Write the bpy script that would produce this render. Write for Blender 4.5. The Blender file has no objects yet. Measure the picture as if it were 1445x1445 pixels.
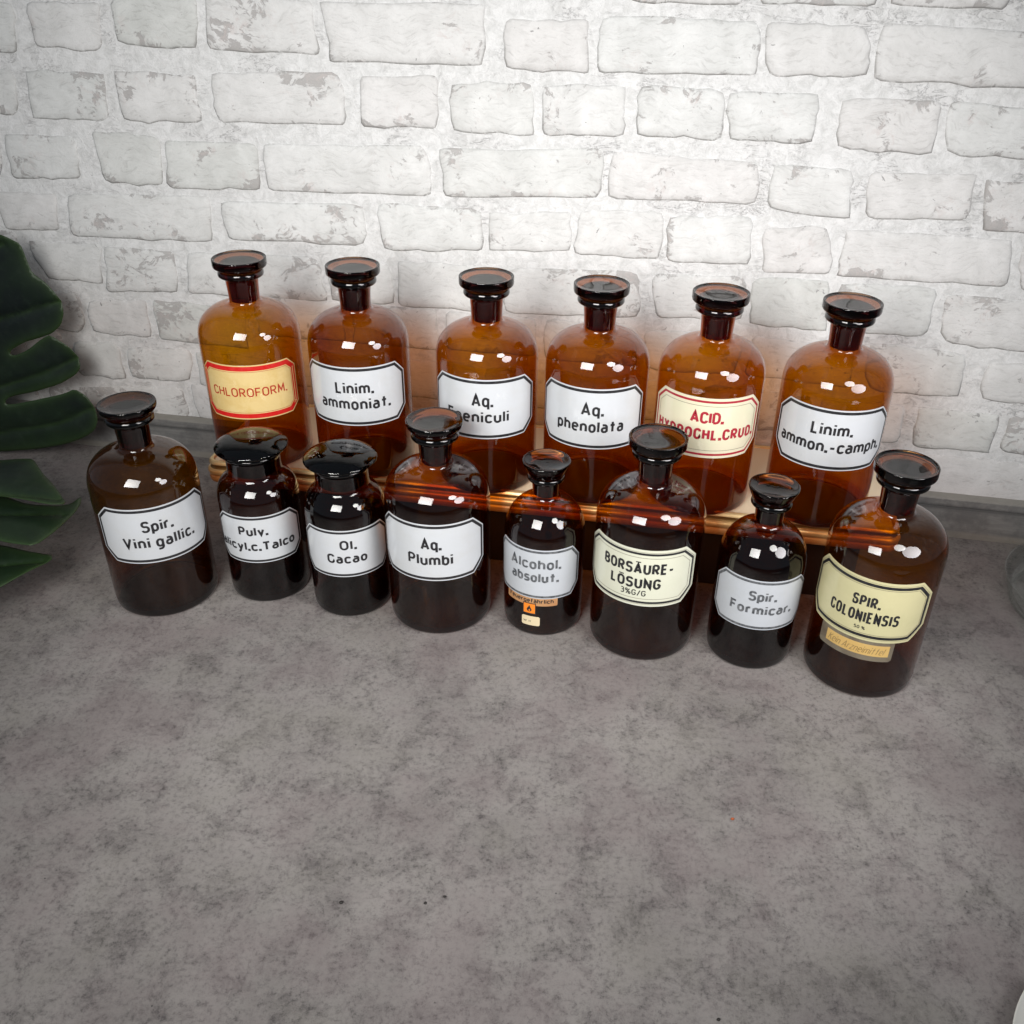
import bpy, bmesh, math, random
from mathutils import Vector, Matrix, noise
C = bpy.context.scene.collection
SC = bpy.context.scene
rad = math.radians

# ------------------------------------------------------------------ camera
CAM_H = 0.61696
PITCH, ROLL = 0.556577, 0.019868
cd = bpy.data.cameras.new('camera')
cd.sensor_width = 36.0
cd.sensor_fit = 'HORIZONTAL'
cd.lens = 36.0*1340.08/1445.0
cd.shift_x = -25.48/1445.0
cd.shift_y = 5.44/1445.0
cd.clip_start = 0.02
cd.clip_end = 50
cam = bpy.data.objects.new('camera', cd)
C.objects.link(cam)
fw = Vector((0, math.cos(PITCH), -math.sin(PITCH)))
up = Vector((0, math.sin(PITCH), math.cos(PITCH)))
rt = Vector((1, 0, 0))
cx = rt*math.cos(ROLL)+up*math.sin(ROLL)
cy = -rt*math.sin(ROLL)+up*math.cos(ROLL)
cz = -fw
cam.matrix_world = Matrix(((cx.x, cy.x, cz.x, 0), (cx.y, cy.y, cz.y, 0), (cx.z, cy.z, cz.z, CAM_H), (0, 0, 0, 1)))
SC.camera = cam

# ------------------------------------------------------------------ world and lamps
W = bpy.data.worlds.new('World')
SC.world = W
W.use_nodes = True
wb = W.node_tree.nodes['Background']
wb.inputs['Color'].default_value = (0.62, 0.72, 0.85, 1)
wb.inputs['Strength'].default_value = 0.21

def lamp(name, loc, target, size, power, color, shape='SQUARE', spread=180):
    l = bpy.data.lights.new(name, 'AREA')
    l.shape = shape
    l.size = size
    l.energy = power
    l.color = color
    l.spread = rad(spread)
    o = bpy.data.objects.new(name, l)
    o.location = loc
    d = (Vector(target)-Vector(loc)).normalized()
    o.rotation_euler = d.to_track_quat('-Z', 'Y').to_euler()
    C.objects.link(o)
    return o
lamp('softbox_lamp', (-0.40, 0.00, 0.72), (0.02, 0.98, 0.22), 0.50, 4.7, (1.0, 0.975, 0.945), 'SQUARE', 100)
lamp('round_lamp', (0.40, 0.30, 0.72), (-0.08, 0.95, 0.18), 0.25, 0.95, (1.0, 0.97, 0.94), 'DISK', 105)
lamp('round_lamp', (0.54, 0.36, 0.46), (-0.10, 0.90, 0.12), 0.32, 1.2, (1.0, 0.96, 0.97), 'DISK', 105)
SC.view_settings.view_transform = 'Standard'
SC.view_settings.look = 'None'
SC.view_settings.exposure = 0.0
SC.view_settings.gamma = 1.0
SC.cycles.transparent_max_bounces = 32
SC.cycles.max_bounces = 14
SC.cycles.transmission_bounces = 12
SC.cycles.glossy_bounces = 5

# ------------------------------------------------------------------ helpers
def tag(o, label=None, cat=None, group=None, kind=None):
    if label: o['label'] = label
    if cat: o['category'] = cat
    if group: o['group'] = group
    if kind: o['kind'] = kind
    return o
def empty(name, loc):
    o = bpy.data.objects.new(name, None)
    o.empty_display_size = 0.02
    o.location = loc
    C.objects.link(o)
    return o
def mesh(name, V, F, smooth=True):
    me = bpy.data.meshes.new(name)
    me.from_pydata([tuple(v) for v in V], [], F)
    me.validate()
    if smooth:
        me.polygons.foreach_set('use_smooth', [True]*len(me.polygons))
    me.update()
    return me
def obj(name, me, mat, parent=None):
    o = bpy.data.objects.new(name, me)
    if mat is not None and not me.materials:
        me.materials.append(mat)
    if parent: o.parent = parent
    C.objects.link(o)
    return o

class N:
    """tiny node helper"""
    def __init__(s, name):
        s.m = bpy.data.materials.new(name)
        s.m.use_nodes = True
        s.t = s.m.node_tree
        s.t.nodes.clear()
        s.out = s.t.nodes.new('ShaderNodeOutputMaterial')
    def n(s, kind, **kw):
        nd = s.t.nodes.new('ShaderNode'+kind)
        for k, v in kw.items():
            if k[0] == '_': setattr(nd, k[1:], v)
            else:
                k2 = k.replace('__', ' ')
                tgt = nd.inputs[int(k2[1:])] if k2[0] == 'i' and k2[1:].isdigit() else nd.inputs[k2]
                if isinstance(v, bpy.types.NodeSocket): s.t.links.new(v, tgt)
                else: tgt.default_value = v
        return nd
    def math(s, op, a, b=0.0, clamp=False):
        return s.n('Math', _operation=op, _use_clamp=clamp, i0=a, i1=b).outputs[0]
    def mix(s, f, a, b, mode='MIX'):
        nd = s.t.nodes.new('ShaderNodeMix')
        nd.data_type = 'RGBA'
        nd.blend_type = mode
        for k, v in ((0, f), (6, a), (7, b)):
            if isinstance(v, bpy.types.NodeSocket): s.t.links.new(v, nd.inputs[k])
            else: nd.inputs[k].default_value = v if k == 0 else (*v, 1) if len(v) == 3 else v
        return nd.outputs[2]
    def noise(s, scale, detail=4, rough=0.55, vec=None, dist=0.0):
        kw = dict(Scale=scale, Detail=detail, Roughness=rough, Distortion=dist)
        if vec is not None: kw['Vector'] = vec
        return s.n('TexNoise', **kw).outputs[0]
    def ramp(s, f, stops):
        nd = s.n('ValToRGB', Fac=f)
        e = nd.color_ramp.elements
        while len(e) < len(stops): e.new(0.5)
        for q, (p, c) in zip(e, stops):
            q.position = p
            q.color = (c, c, c, 1) if isinstance(c, (int, float)) else (*c, 1)
        return nd.outputs[0]
    def coord(s, which='Object'):
        return s.n('TexCoord').outputs[which]
    def mapv(s, vec, scale=(1, 1, 1), loc=(0, 0, 0), rot=(0, 0, 0)):
        return s.n('Mapping', Vector=vec, Scale=scale, Location=loc, Rotation=rot).outputs[0]
    def bump(s, h, strength=0.3, dist=0.001, normal=None):
        kw = dict(Height=h, Strength=strength, Distance=dist)
        if normal is not None: kw['Normal'] = normal
        return s.n('Bump', **kw).outputs[0]
    def surf(s, sock): s.t.links.new(sock, s.out.inputs['Surface'])
    def principled(s, **kw):
        nd = s.n('BsdfPrincipled', **kw)
        s.surf(nd.outputs[0])
        return nd

# wall frame: s runs along the wall, z up, out = metres towards the camera
WA = Vector((-0.449, 1.133, 0))
WD = Vector((0.98566, -0.168745, 0))
WN = Vector((-0.168745, -0.98566, 0))
def wp(s, z, out=0.0): return WA+WD*s+WN*out+Vector((0, 0, z))

# ------------------------------------------------------------------ materials of the setting
def paint_brick_mat():
    a = N('whitewashed brick')
    co = a.coord('Object')
    info = a.n('ObjectInfo')
    R = info.outputs['Random']
    rv = a.n('CombineXYZ', X=a.math('MULTIPLY', R, 7.3), Y=a.math('MULTIPLY', R, 3.1), Z=0.0).outputs[0]
    v = a.n('VectorMath', _operation='ADD', i0=co, i1=rv).outputs[0]
    wv = a.n('TexNoise', Vector=v, Scale=18.0, Detail=3.0).outputs['Color']
    warp = a.n('VectorMath', _operation='SCALE', i0=a.n('VectorMath', _operation='SUBTRACT', i0=wv, i1=(.5, .5, .5)).outputs[0])
    warp.inputs['Scale'].default_value = 0.05
    vw = a.n('VectorMath', _operation='ADD', i0=v, i1=warp.outputs[0]).outputs[0]
    streak = a.noise(1.0, 7, 0.72, a.mapv(vw, (60, 60, 300), rot=(0, 0.12, 0)), 0.2)
    blot = a.noise(30, 6, 0.66, v, 0.4)
    fine = a.noise(520, 5, 0.8, v)
    c = a.mix(a.ramp(blot, [(0.3, 0.0), (0.7, 1.0)]), (0.62, 0.625, 0.615), (0.77, 0.775, 0.77))
    sm = a.math('MULTIPLY', a.ramp(streak, [(0.36, 0.8), (0.48, 0.0)]), a.ramp(blot, [(0.35, 1.0), (0.65, 0.2)]))
    c = a.mix(sm, c, (0.48, 0.48, 0.47))
    c = a.mix(a.ramp(fine, [(0.30, 0.35), (0.45, 0.0)]), c, (0.48, 0.48, 0.47))
    tint = a.ramp(R, [(0.0, (0.87, 0.885, 0.86)), (0.3, (0.99, 0.99, 0.985)), (0.55, (0.96, 0.945, 0.94)), (0.8, (0.99, 0.995, 0.99)), (1.0, (0.94, 0.95, 0.94))])
    c = a.mix(1.0, c, tint, 'MULTIPLY')
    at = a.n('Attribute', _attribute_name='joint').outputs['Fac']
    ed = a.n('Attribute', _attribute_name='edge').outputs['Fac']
    # worn-through patches, some bricks only, more towards their edges
    p1 = a.noise(1.0, 9, 0.74, a.mapv(vw, (55, 55, 80)), 0.5)
    p2 = a.noise(16, 3, 0.5, v, 0.4)
    amt = a.math('ADD', a.math('MULTIPLY', p1, 0.62), a.math('ADD', a.math('MULTIPLY', p2, 0.50), a.math('MULTIPLY', ed, 0.035)))
    pm = a.ramp(amt, [(0.652, 0.0), (0.672, 0.9)])
    c = a.mix(a.math('MULTIPLY', pm, 0.9), c, a.mix(fine, (0.26, 0.25, 0.245), (0.50, 0.48, 0.465)))
    # faint pinkish scuffing where brick grins through
    pk = a.math('MULTIPLY', a.ramp(a.noise(90, 6, 0.75, v, 0.8), [(0.52, 0.0), (0.66, 0.6)]), a.ramp(p2, [(0.50, 0.0), (0.62, 1.0)]))
    c = a.mix(pk, c, (0.56, 0.50, 0.48))
    p3 = a.ramp(a.noise(60, 5, 0.62, v, 1.8), [(0.70, 0.0), (0.715, 0.9)])
    c = a.mix(p3, c, (0.28, 0.28, 0.275))
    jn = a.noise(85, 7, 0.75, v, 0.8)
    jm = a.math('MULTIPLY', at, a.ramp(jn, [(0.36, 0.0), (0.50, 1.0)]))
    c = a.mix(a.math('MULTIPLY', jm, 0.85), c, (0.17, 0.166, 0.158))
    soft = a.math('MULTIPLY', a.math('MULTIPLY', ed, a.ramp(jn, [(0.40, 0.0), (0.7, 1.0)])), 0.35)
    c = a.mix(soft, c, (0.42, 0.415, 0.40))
    h = a.math('ADD', a.math('MULTIPLY', streak, 0.8), a.math('ADD', a.math('MULTIPLY', fine, 0.35), a.math('ADD', a.math('MULTIPLY', pm, -0.5), a.math('MULTIPLY', blot, 0.8))))
    a.principled(Base__Color=c, Roughness=0.75, Normal=a.bump(h, 0.5, 0.0014), **{'Specular IOR Level': 0.3})
    return a.m
def mortar_mat():
    a = N('white mortar')
    v = a.coord('Object')
    n1 = a.noise(85, 7, 0.75, v, 0.8)
    n2 = a.noise(480, 4, 0.8, v)
    n3 = a.noise(14, 5, 0.6, v)
    c = a.mix(a.ramp(n1, [(0.36, 0.0), (0.58, 1.0)]), (0.60, 0.605, 0.595), (0.77, 0.775, 0.77))
    c = a.mix(a.ramp(n2, [(0.30, 0.45), (0.45, 0.0)]), c, (0.48, 0.48, 0.47))
    c = a.mix(a.ramp(n3, [(0.5, 0.0), (0.75, 0.3)]), c, (0.58, 0.56, 0.555))
    # hairline cracks and crumbled spots
    k = a.noise(1.0, 8, 0.7, a.mapv(v, (38, 38, 85)), 1.0)
    crack = a.math('MULTIPLY', a.ramp(a.math('ABSOLUTE', a.math('SUBTRACT', k, 0.5)), [(0.0, 1.0), (0.009, 0.0)]), a.ramp(n3, [(0.48, 0.0), (0.60, 0.7)]))
    c = a.mix(crack, c, (0.40, 0.395, 0.385))
    c = a.mix(a.ramp(a.noise(75, 8, 0.75, v, 1.2), [(0.655, 0.0), (0.68, 0.8)]), c, (0.38, 0.37, 0.36))
    h = a.math('ADD', n1, a.math('ADD', a.math('MULTIPLY', n2, 0.5), a.math('MULTIPLY', crack, -0.5)))
    a.principled(Base__Color=c, Roughness=0.8, Normal=a.bump(h, 0.7, 0.0020), **{'Specular IOR Level': 0.3})
    return a.m
def concrete_mat():
    a = N('grey concrete table sheet')
    v = a.coord('Object')
    n1 = a.noise(4.5, 5, 0.6, v, 0.3)
    n2 = a.noise(30, 9, 0.80, v, 0.35)
    n3 = a.noise(210, 7, 0.85, v)
    n4 = a.noise(1100, 3, 0.7, v)
    hue = a.noise(9, 4, 0.65, a.mapv(v, loc=(4, 2, 1)))
    c = a.mix(a.ramp(n1, [(0.32, 0.0), (0.68, 1.0)]), (0.174, 0.160, 0.152), (0.282, 0.264, 0.250))
    c = a.mix(a.math('MULTIPLY', a.ramp(n2, [(0.36, 1.0), (0.52, 0.0)]), a.ramp(n1, [(0.35, 0.85), (0.65, 0.45)])), c, (0.088, 0.078, 0.077))
    gr = a.math('MULTIPLY', a.ramp(n3, [(0.40, 1.0), (0.50, 0.0)]), a.ramp(n2, [(0.36, 0.95), (0.60, 0.30)]))
    c = a.mix(gr, c, (0.056, 0.050, 0.050))
    c = a.mix(a.ramp(n3, [(0.54, 0.0), (0.70, 0.35)]), c, (0.32, 0.295, 0.275))
    c = a.mix(a.ramp(n4, [(0.62, 0.0), (0.8, 0.4)]), c, (0.45, 0.43, 0.41))
    c = a.mix(a.ramp(hue, [(0.38, 0.30), (0.52, 0.0)]), c, (0.170, 0.132, 0.135))
    c = a.mix(a.ramp(hue, [(0.52, 0.0), (0.68, 0.22)]), c, (0.200, 0.195, 0.160))
    sp = a.n('TexVoronoi', Vector=v, Scale=34.0, Randomness=1.0).outputs['Distance']
    c = a.mix(a.ramp(sp, [(0.018, 0.9), (0.03, 0.0)]), c, (0.03, 0.028, 0.028))
    h = a.math('ADD', a.math('MULTIPLY', n3, 0.6), a.math('MULTIPLY', n4, 0.5))
    r = a.ramp(n2, [(0.3, 0.62), (0.7, 0.48)])
    a.principled(Base__Color=c, Roughness=r, Normal=a.bump(h, 0.35, 0.0006), **{'Specular IOR Level': 0.35})
    return a.m
def skirting_mat():
    a = N('grey plank print')
    v = a.coord('Object')
    g = a.noise(1.0, 7, 0.7, a.mapv(v, (9, 9, 90)), 0.6)
    n2 = a.noise(34, 6, 0.7, v)
    n3 = a.noise(5, 3, 0.6, v)
    c = a.mix(a.ramp(g, [(0.3, 0.0), (0.7, 1.0)]), (0.13, 0.13, 0.127), (0.25, 0.25, 0.238))
    c = a.mix(a.ramp(n2, [(0.4, 0.6), (0.55, 0.0)]), c, (0.10, 0.10, 0.10))
    c = a.mix(a.ramp(n3, [(0.45, 0.0), (0.65, 0.35)]), c, (0.19, 0.165, 0.17))
    z = a.n('SeparateXYZ', Vector=v).outputs[2]
    zb = a.math('ADD', z, a.math('MULTIPLY', a.math('SUBTRACT', n2, 0.5), 0.004))
    band = a.ramp(a.math('MULTIPLY', zb, 16.0), [(0.0, 0.55), (0.12, 0.5), (0.17, 0.0), (0.80, 0.0), (0.84, 0.55), (1.0, 0.6)])
    c = a.mix(band, c, (0.27, 0.255, 0.215))
    line = a.ramp(a.math('ABSOLUTE', a.math('SUBTRACT', zb, 0.0415)), [(0.0, 0.8), (0.0012, 0.0)])
    c = a.mix(line, c, (0.05, 0.05, 0.05))
    a.principled(Base__Color=c, Roughness=0.6, Normal=a.bump(g, 0.2, 0.0006))
    return a.m

# ------------------------------------------------------------------ table sheet and skirting board
def table():
    V = [(-2.2, -1.2, 0), (2.2, -1.2, 0), (2.2, 1.9, 0), (-2.2, 1.9, 0)]
    o = obj('table_surface', mesh('table_surface', V, [(0, 1, 2, 3)], False), concrete_mat())
    tag(o, kind='structure')
table()
def skirting():
    prof = [(0.0, 0.0), (0.008, 0.0), (0.008, 0.0405), (0.0072, 0.0412), (0.008, 0.042), (0.0078, 0.051), (0.0066, 0.053), (0.0016, 0.0565), (0.0, 0.0567)]
    V, F = [], []
    xs = [-1.4+0.2*i for i in range(18)]
    for s in xs:
        for o_, z in prof: V.append(Vector((s, -o_, z+0.0002)))
    n = len(prof)
    for i in range(len(xs)-1):
        for j in range(n-1):
            F.append((i*n+j, i*n+n+j, i*n+n+j+1, i*n+j+1))
    me = mesh('skirting_board', V, F, False)
    o = obj('skirting_board', me, skirting_mat())
    o.location = WA
    o.rotation_euler = (0, 0, math.atan2(WD.y, WD.x))
    tag(o, 'grey plank patterned skirting strip along the foot of the white brick wall', 'skirting board')
skirting()

# ------------------------------------------------------------------ brick wall
BR = [[[-174,536],[-121,537],[-127,489],[-186,487]],[[-106,537],[-20,538],[-26,494],[-102,496]],[[-2,548],[93,550],[85,499],[-7,502]],[[104,550],[218,546],[222,499],[100,499]],[[229,546],[399,548],[398,495],[235,493]],[[421,535],[503,537],[504,493],[421,493]],[[515,542],[669,541],[671,497],[517,493]],[[676,540],[768,541],[777,499],[681,497]],[[782,543],[928,540],[941,495],[782,497]],[[-182,469],[-140,470],[-144,424],[-197,424]],[[-125,469],[-29,470],[-36,422],[-128,421]],[[-17,473],[76,472],[79,426],[-17,423]],[[98,475],[244,481],[245,432],[98,427]],[[267,479],[348,481],[346,432],[264,431]],[[362,476],[448,479],[451,430],[365,430]],[[460,478],[544,480],[546,434],[462,431]],[[559,482],[643,479],[646,436],[559,435]],[[647,479],[733,481],[736,436],[654,436]],[[755,478],[847,479],[852,431],[759,433]],[[858,479],[947,476],[960,432],[862,433]],[[-232,400],[-180,400],[-187,352],[-245,349]],[[-171,400],[-83,401],[-87,357],[-173,353]],[[-58,409],[23,406],[16,355],[-57,354]],[[31,402],[138,405],[137,357],[24,352]],[[149,405],[333,412],[339,362],[146,357]],[[349,410],[525,419],[526,372],[355,362]],[[534,418],[686,413],[688,374],[533,371]],[[702,412],[779,413],[783,366],[701,370]],[[797,410],[896,413],[900,371],[801,366]],[[908,409],[967,408],[980,362],[915,362]],[[-203,333],[-126,335],[-131,294],[-203,291]],[[-110,336],[72,344],[68,293],[-113,288]],[[85,339],[259,346],[258,301],[89,298]],[[273,349],[395,348],[394,306],[280,298]],[[404,346],[493,352],[493,312],[404,306]],[[503,355],[592,359],[593,310],[501,309]],[[599,355],[686,359],[689,309],[603,308]],[[700,349],[766,353],[775,306],[707,304]],[[784,352],[948,352],[953,306],[785,305]],[[958,349],[1004,349],[1014,304],[967,303]],[[-178,278],[-80,277],[-88,231],[-163,231]],[[-73,277],[15,275],[9,228],[-83,221]],[[34,277],[198,282],[203,231],[26,228]],[[212,281],[286,282],[287,234],[210,232]],[[295,284],[409,286],[409,234],[295,233]],[[421,286],[573,292],[575,241],[421,234]],[[589,291],[687,295],[691,248],[596,244]],[[697,295],[776,298],[782,243],[700,244]],[[787,297],[886,298],[886,245],[793,244]],[[899,291],[1013,293],[1030,237],[905,240]],[[-175,214],[-124,217],[-129,164],[-179,165]],[[-115,206],[-35,212],[-37,165],[-119,164]],[[-24,213],[96,212],[93,162],[-24,163]],[[830,232],[934,228],[938,178],[838,177]],[[958,220],[1035,221],[1048,176],[961,178]],[[-151,148],[-88,150],[-86,103],[-150,103]],[[-76,147],[12,151],[8,108],[-77,106]],[[22,148],[120,150],[119,107],[20,105]],[[793,159],[882,162],[887,115],[797,111]],[[899,159],[987,160],[985,114],[905,113]],[[998,160],[1053,160],[1065,116],[998,117]],[[-202,80],[-7,96],[-8,51],[-210,32]],[[915,104],[1070,101],[1085,48],[923,48]]]
def wall():
    rnd = random.Random(5)
    rot = math.atan2(WD.y, WD.x)
    w = empty('brick_wall', WA)
    w.rotation_euler = (0, 0, rot)
    tag(w, 'white painted brick wall behind the bottles with grey worn patches', 'wall')
    # mortar bed, gently uneven
    V, F = [], []
    nx, nz = 150, 70
    for j in range(nz+1):
        for i in range(nx+1):
            s = -1.3+3.2*i/nx
            z = 1.25*j/nz
            d = 0.0007*noise.noise(Vector((s*30, z*45, 0)))+0.0006*noise.noise(Vector((s*80, z*110, 3)))
            V.append((s, -max(-0.0012, d), z))
    for j in range(nz):
        for i in range(nx):
            a = j*(nx+1)+i
            F.append((a, a+1, a+nx+2, a+nx+1))
    obj('mortar', mesh('mortar', V, F), mortar_mat(), w)
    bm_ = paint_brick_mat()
    # known bricks grouped in rows, gaps filled with more of the same
    rows = {}
    for b in BR:
        zc = sum(p[1] for p in b)/4
        k = min(range(8), key=lambda i: abs(zc-(517-63.6*i)))
        rows.setdefault(k, []).append([[x/1000, z/1000] for x, z in b])
    allb = []
    for k in range(-9, 8):
        zt_, zb_ = (540-63.6*k)/1000, (495-63.6*k)/1000
        known = sorted(rows.get(k, []), key=lambda b: b[0][0])
        for b in known: allb.append(b)
        spans = []
        cur = -1.25
        for b in known:
            spans.append((cur, min(b[0][0], b[3][0])-0.014, len(known) and b))
            cur = max(b[1][0], b[2][0])+0.014
        spans.append((cur, 1.85, None))
        for a_, e_, _ in spans:
            L = e_-a_
            if L < 0.035: continue
            cnt = max(1, round(L/0.118))
            x = a_
            for i in range(cnt):
                wdt = L/cnt
                j1, j2 = rnd.uniform(-.012, .012) if i else 0, 0
                zt2 = zt_+(0.006 if k > 1 and a_ > -0.1 else 0)
                zb2 = zb_+(0.004 if k > 1 and a_ > -0.1 else 0)
                g = 0.007 if cnt > 1 else 0.0
                x0 = x+(g if i else 0)
                x1 = x+wdt-(g if i < cnt-1 else 0)
                r = lambda: rnd.uniform(-.0025, .0025)
                if zt2 > 1.2: continue
                allb.append([[x0+r(), zt2+r()], [x1+r(), zt2+r()], [x1+r(), zb2+r()], [x0+r(), zb2+r()]])
                x += wdt
    for bi, b in enumerate(allb):
        # b: TL TR BR BL -> rounded, irregular outline
        P = [Vector((p[0], p[1])) for p in b]
        if min(p.y for p in P) < 0.03 and False: continue
        cs = rnd.uniform(.004, .011)
        out = []
        cc = []
        for i in range(4):
            lm = min((P[i]-P[i-1]).length, (P[(i+1) % 4]-P[i]).length)
            cc.append(min(cs*rnd.uniform(.6, 1.5), .34*lm))
        for i in range(4):
            p, q, r_ = P[i-1], P[i], P[(i+1) % 4]
            c_ = cc[i]
            cn = cc[(i+1) % 4]
            a1 = q+(p-q).normalized()*c_
            a2 = q+(r_-q).normalized()*c_
            for t in (0.0, 0.5, 1.0):
                out.append(a1*(1-t)**2+q*2*t*(1-t)+a2*t*t)
            L = (r_-q).length
            m = 7 if L > 0.07 else 4
            for t in range(1, m):
                out.append(a2+(r_-(r_-q).normalized()*cn-a2)*(t/m))
        n = len(out)
        cen = sum(out, Vector((0, 0)))/n
        nn = []
        for i, q in enumerate(out):
            d = (q-cen).normalized()
            nn.append(q+Vector((0.0020*(1 if d.x > 0 else -1) if abs(q.x-cen.x) > 0.8*max(abs(p.x-cen.x) for p in P) else 0, 0.0020*(1 if d.y > 0 else -1) if abs(q.y-cen.y) > 0.6*max(abs(p.y-cen.y) for p in P) else 0))+d*(0.0030*noise.noise(Vector((q.x*45, q.y*45, bi)))+0.0022*noise.noise(Vector((q.x*230, q.y*230, bi)))))
        V, F, J, E2 = [], [], [], []
        H = 0.0012+0.0008*rnd.random()
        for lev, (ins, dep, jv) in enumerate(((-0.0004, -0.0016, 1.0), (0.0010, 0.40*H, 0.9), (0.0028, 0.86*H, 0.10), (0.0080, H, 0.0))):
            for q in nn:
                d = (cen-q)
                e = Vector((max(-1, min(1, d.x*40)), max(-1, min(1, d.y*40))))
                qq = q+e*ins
                # dark crevice line as printed on the wallpaper, strongest under a brick
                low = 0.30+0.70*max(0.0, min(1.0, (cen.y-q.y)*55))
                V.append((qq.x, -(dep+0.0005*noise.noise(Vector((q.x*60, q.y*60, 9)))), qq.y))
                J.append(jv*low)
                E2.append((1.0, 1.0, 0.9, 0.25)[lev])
        V.append((cen.x, -(H+0.0003), cen.y)); J.append(0.0); E2.append(0.0)
        for lev in range(3):
            for i in range(n):
                a_, b2 = lev*n+i, lev*n+(i+1) % n
                F.append((a_, a_+n, b2+n, b2))
        for i in range(n):
            F.append((3*n+i, 4*n, 3*n+(i+1) % n))
        me = mesh('brick', V, F)
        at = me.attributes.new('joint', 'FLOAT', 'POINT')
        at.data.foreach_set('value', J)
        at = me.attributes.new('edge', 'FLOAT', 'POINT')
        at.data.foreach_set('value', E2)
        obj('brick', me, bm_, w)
wall()

# ------------------------------------------------------------------ gilt tray on a dark box
TRAY_Z = 0.10698
TA = Vector((-0.362, 0.917, 0))            # front left outer corner
TD = Vector((0.98746, -0.15787, 0))
TN = Vector((0.15787, 0.98746, 0))         # away from the camera
def rrect(L, D, r, inset, seg=7):
    pts = []
    for cx_, cy_, a0 in ((L-r, D-r, 0), (r, D-r, 90), (r, r, 180), (L-r, r, 270)):
        for k in range(seg+1):
            a = rad(a0+90*k/seg)
            pts.append((cx_+(r-inset)*math.cos(a), cy_+(r-inset)*math.sin(a)))
    return pts
def sweep(L, D, r, prof, close_top=False, close_bottom=False):
    V, F = [], []
    n = None
    for ins, z in prof:
        pts = rrect(L, D, r, ins)
        n = len(pts)
        for x, y in pts: V.append((x, y, z))
    for j in range(len(prof)-1):
        for i in range(n):
            F.append((j*n+i, j*n+(i+1) % n, (j+1)*n+(i+1) % n, (j+1)*n+i))
    if close_top: F.append(tuple(range((len(prof)-1)*n, len(prof)*n)))
    if close_bottom: F.append(tuple(reversed(range(n))))
    return V, F
def simple(name, col, rough=0.5, metal=0.0, nscale=40, var=0.15, bump=0.1, **kw):
    a = N(name)
    v = a.coord('Object')
    n1 = a.noise(nscale, 5, 0.65, v, 0.3)
    d = tuple(c*(1-var) for c in col)
    l = tuple(min(1, c*(1+var)) for c in col)
    c = a.mix(n1, d, l)
    a.principled(Base__Color=c, Roughness=rough, Metallic=metal, Normal=a.bump(n1, bump, 0.0005), **kw)
    return a.m
def tray():
    L, D = 0.745, 0.168
    t = empty('gilt_tray', (TA.x, TA.y, 0))
    t.rotation_euler = (0, 0, math.atan2(TD.y, TD.x))
    tag(t, 'long gilt framed tray with cream top carrying the six back bottles', 'tray')
    z = TRAY_Z
    V, F = sweep(L, D, 0.014, [(0.007, z-0.004), (0.007, z-0.0003)], True, True)
    obj('plate', mesh('plate', V, F, False), simple('cream tray top', (0.72, 0.62, 0.44), 0.38, 0, 25, 0.05, 0.05), t)
    gold = simple('brushed gold', (0.72, 0.55, 0.28), 0.38, 0.6, 120, 0.25, 0.25)
    dgold = simple('dark gold recess', (0.30, 0.19, 0.07), 0.35, 0.8, 90, 0.3, 0.3)
    orange = simple('orange lacquered wood', (0.50, 0.29, 0.11), 0.36, 0.15, 60, 0.35, 0.2)
    V, F = sweep(L, D, 0.014, [(0.0085, z-0.0015), (0.0080, z+0.0006), (0.0062, z+0.0016), (0.0040, z+0.0014), (0.0022, z+0.0002), (0.0014, z-0.0022)])
    obj('rim_bead', mesh('rim_bead', V, F), gold, t)
    V, F = sweep(L, D, 0.014, [(0.0014, z-0.0022), (0.0030, z-0.0040), (0.0034, z-0.0062), (0.0020, z-0.0078)])
    obj('cove', mesh('cove', V, F), dgold, t)
    V, F = sweep(L, D, 0.014, [(0.0020, z-0.0078), (-0.0004, z-0.0090), (-0.0012, z-0.0118), (-0.0002, z-0.0146), (0.0012, z-0.0152)])
    obj('gilt_band', mesh('gilt_band', V, F), simple('warm gold band', (0.74, 0.53, 0.24), 0.40, 0.5, 90, 0.3, 0.25), t)
    V, F = sweep(L, D, 0.014, [(0.0012, z-0.0152), (0.0016, z-0.0160), (0.0002, z-0.0168), (-0.0004, z-0.0200), (0.0004, z-0.0235), (0.0030, z-0.0252), (0.02, z-0.0254)], False)
    obj('lower_band', mesh('lower_band', V, F), orange, t)
    b = empty('plinth_box', (TA.x, TA.y, 0))
    b.rotation_euler = (0, 0, math.atan2(TD.y, TD.x))
    tag(b, 'plain support box beneath the gilt tray, coloured near black for the shade there', 'box')
    dark = simple('shade black box', (0.018, 0.012, 0.009), 0.6, 0, 50, 0.3, 0.2)  # near black puts the shade under the tray into the box colour
    def shift(V, dx, dy): return [(x+dx, y+dy, zz) for x, y, zz in V]
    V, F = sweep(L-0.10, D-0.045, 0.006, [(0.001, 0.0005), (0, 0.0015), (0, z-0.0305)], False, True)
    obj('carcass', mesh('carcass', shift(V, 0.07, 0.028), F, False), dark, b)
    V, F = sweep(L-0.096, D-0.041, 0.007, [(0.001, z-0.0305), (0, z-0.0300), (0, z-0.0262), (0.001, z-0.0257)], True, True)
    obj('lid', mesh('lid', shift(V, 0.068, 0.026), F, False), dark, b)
tray()

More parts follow.
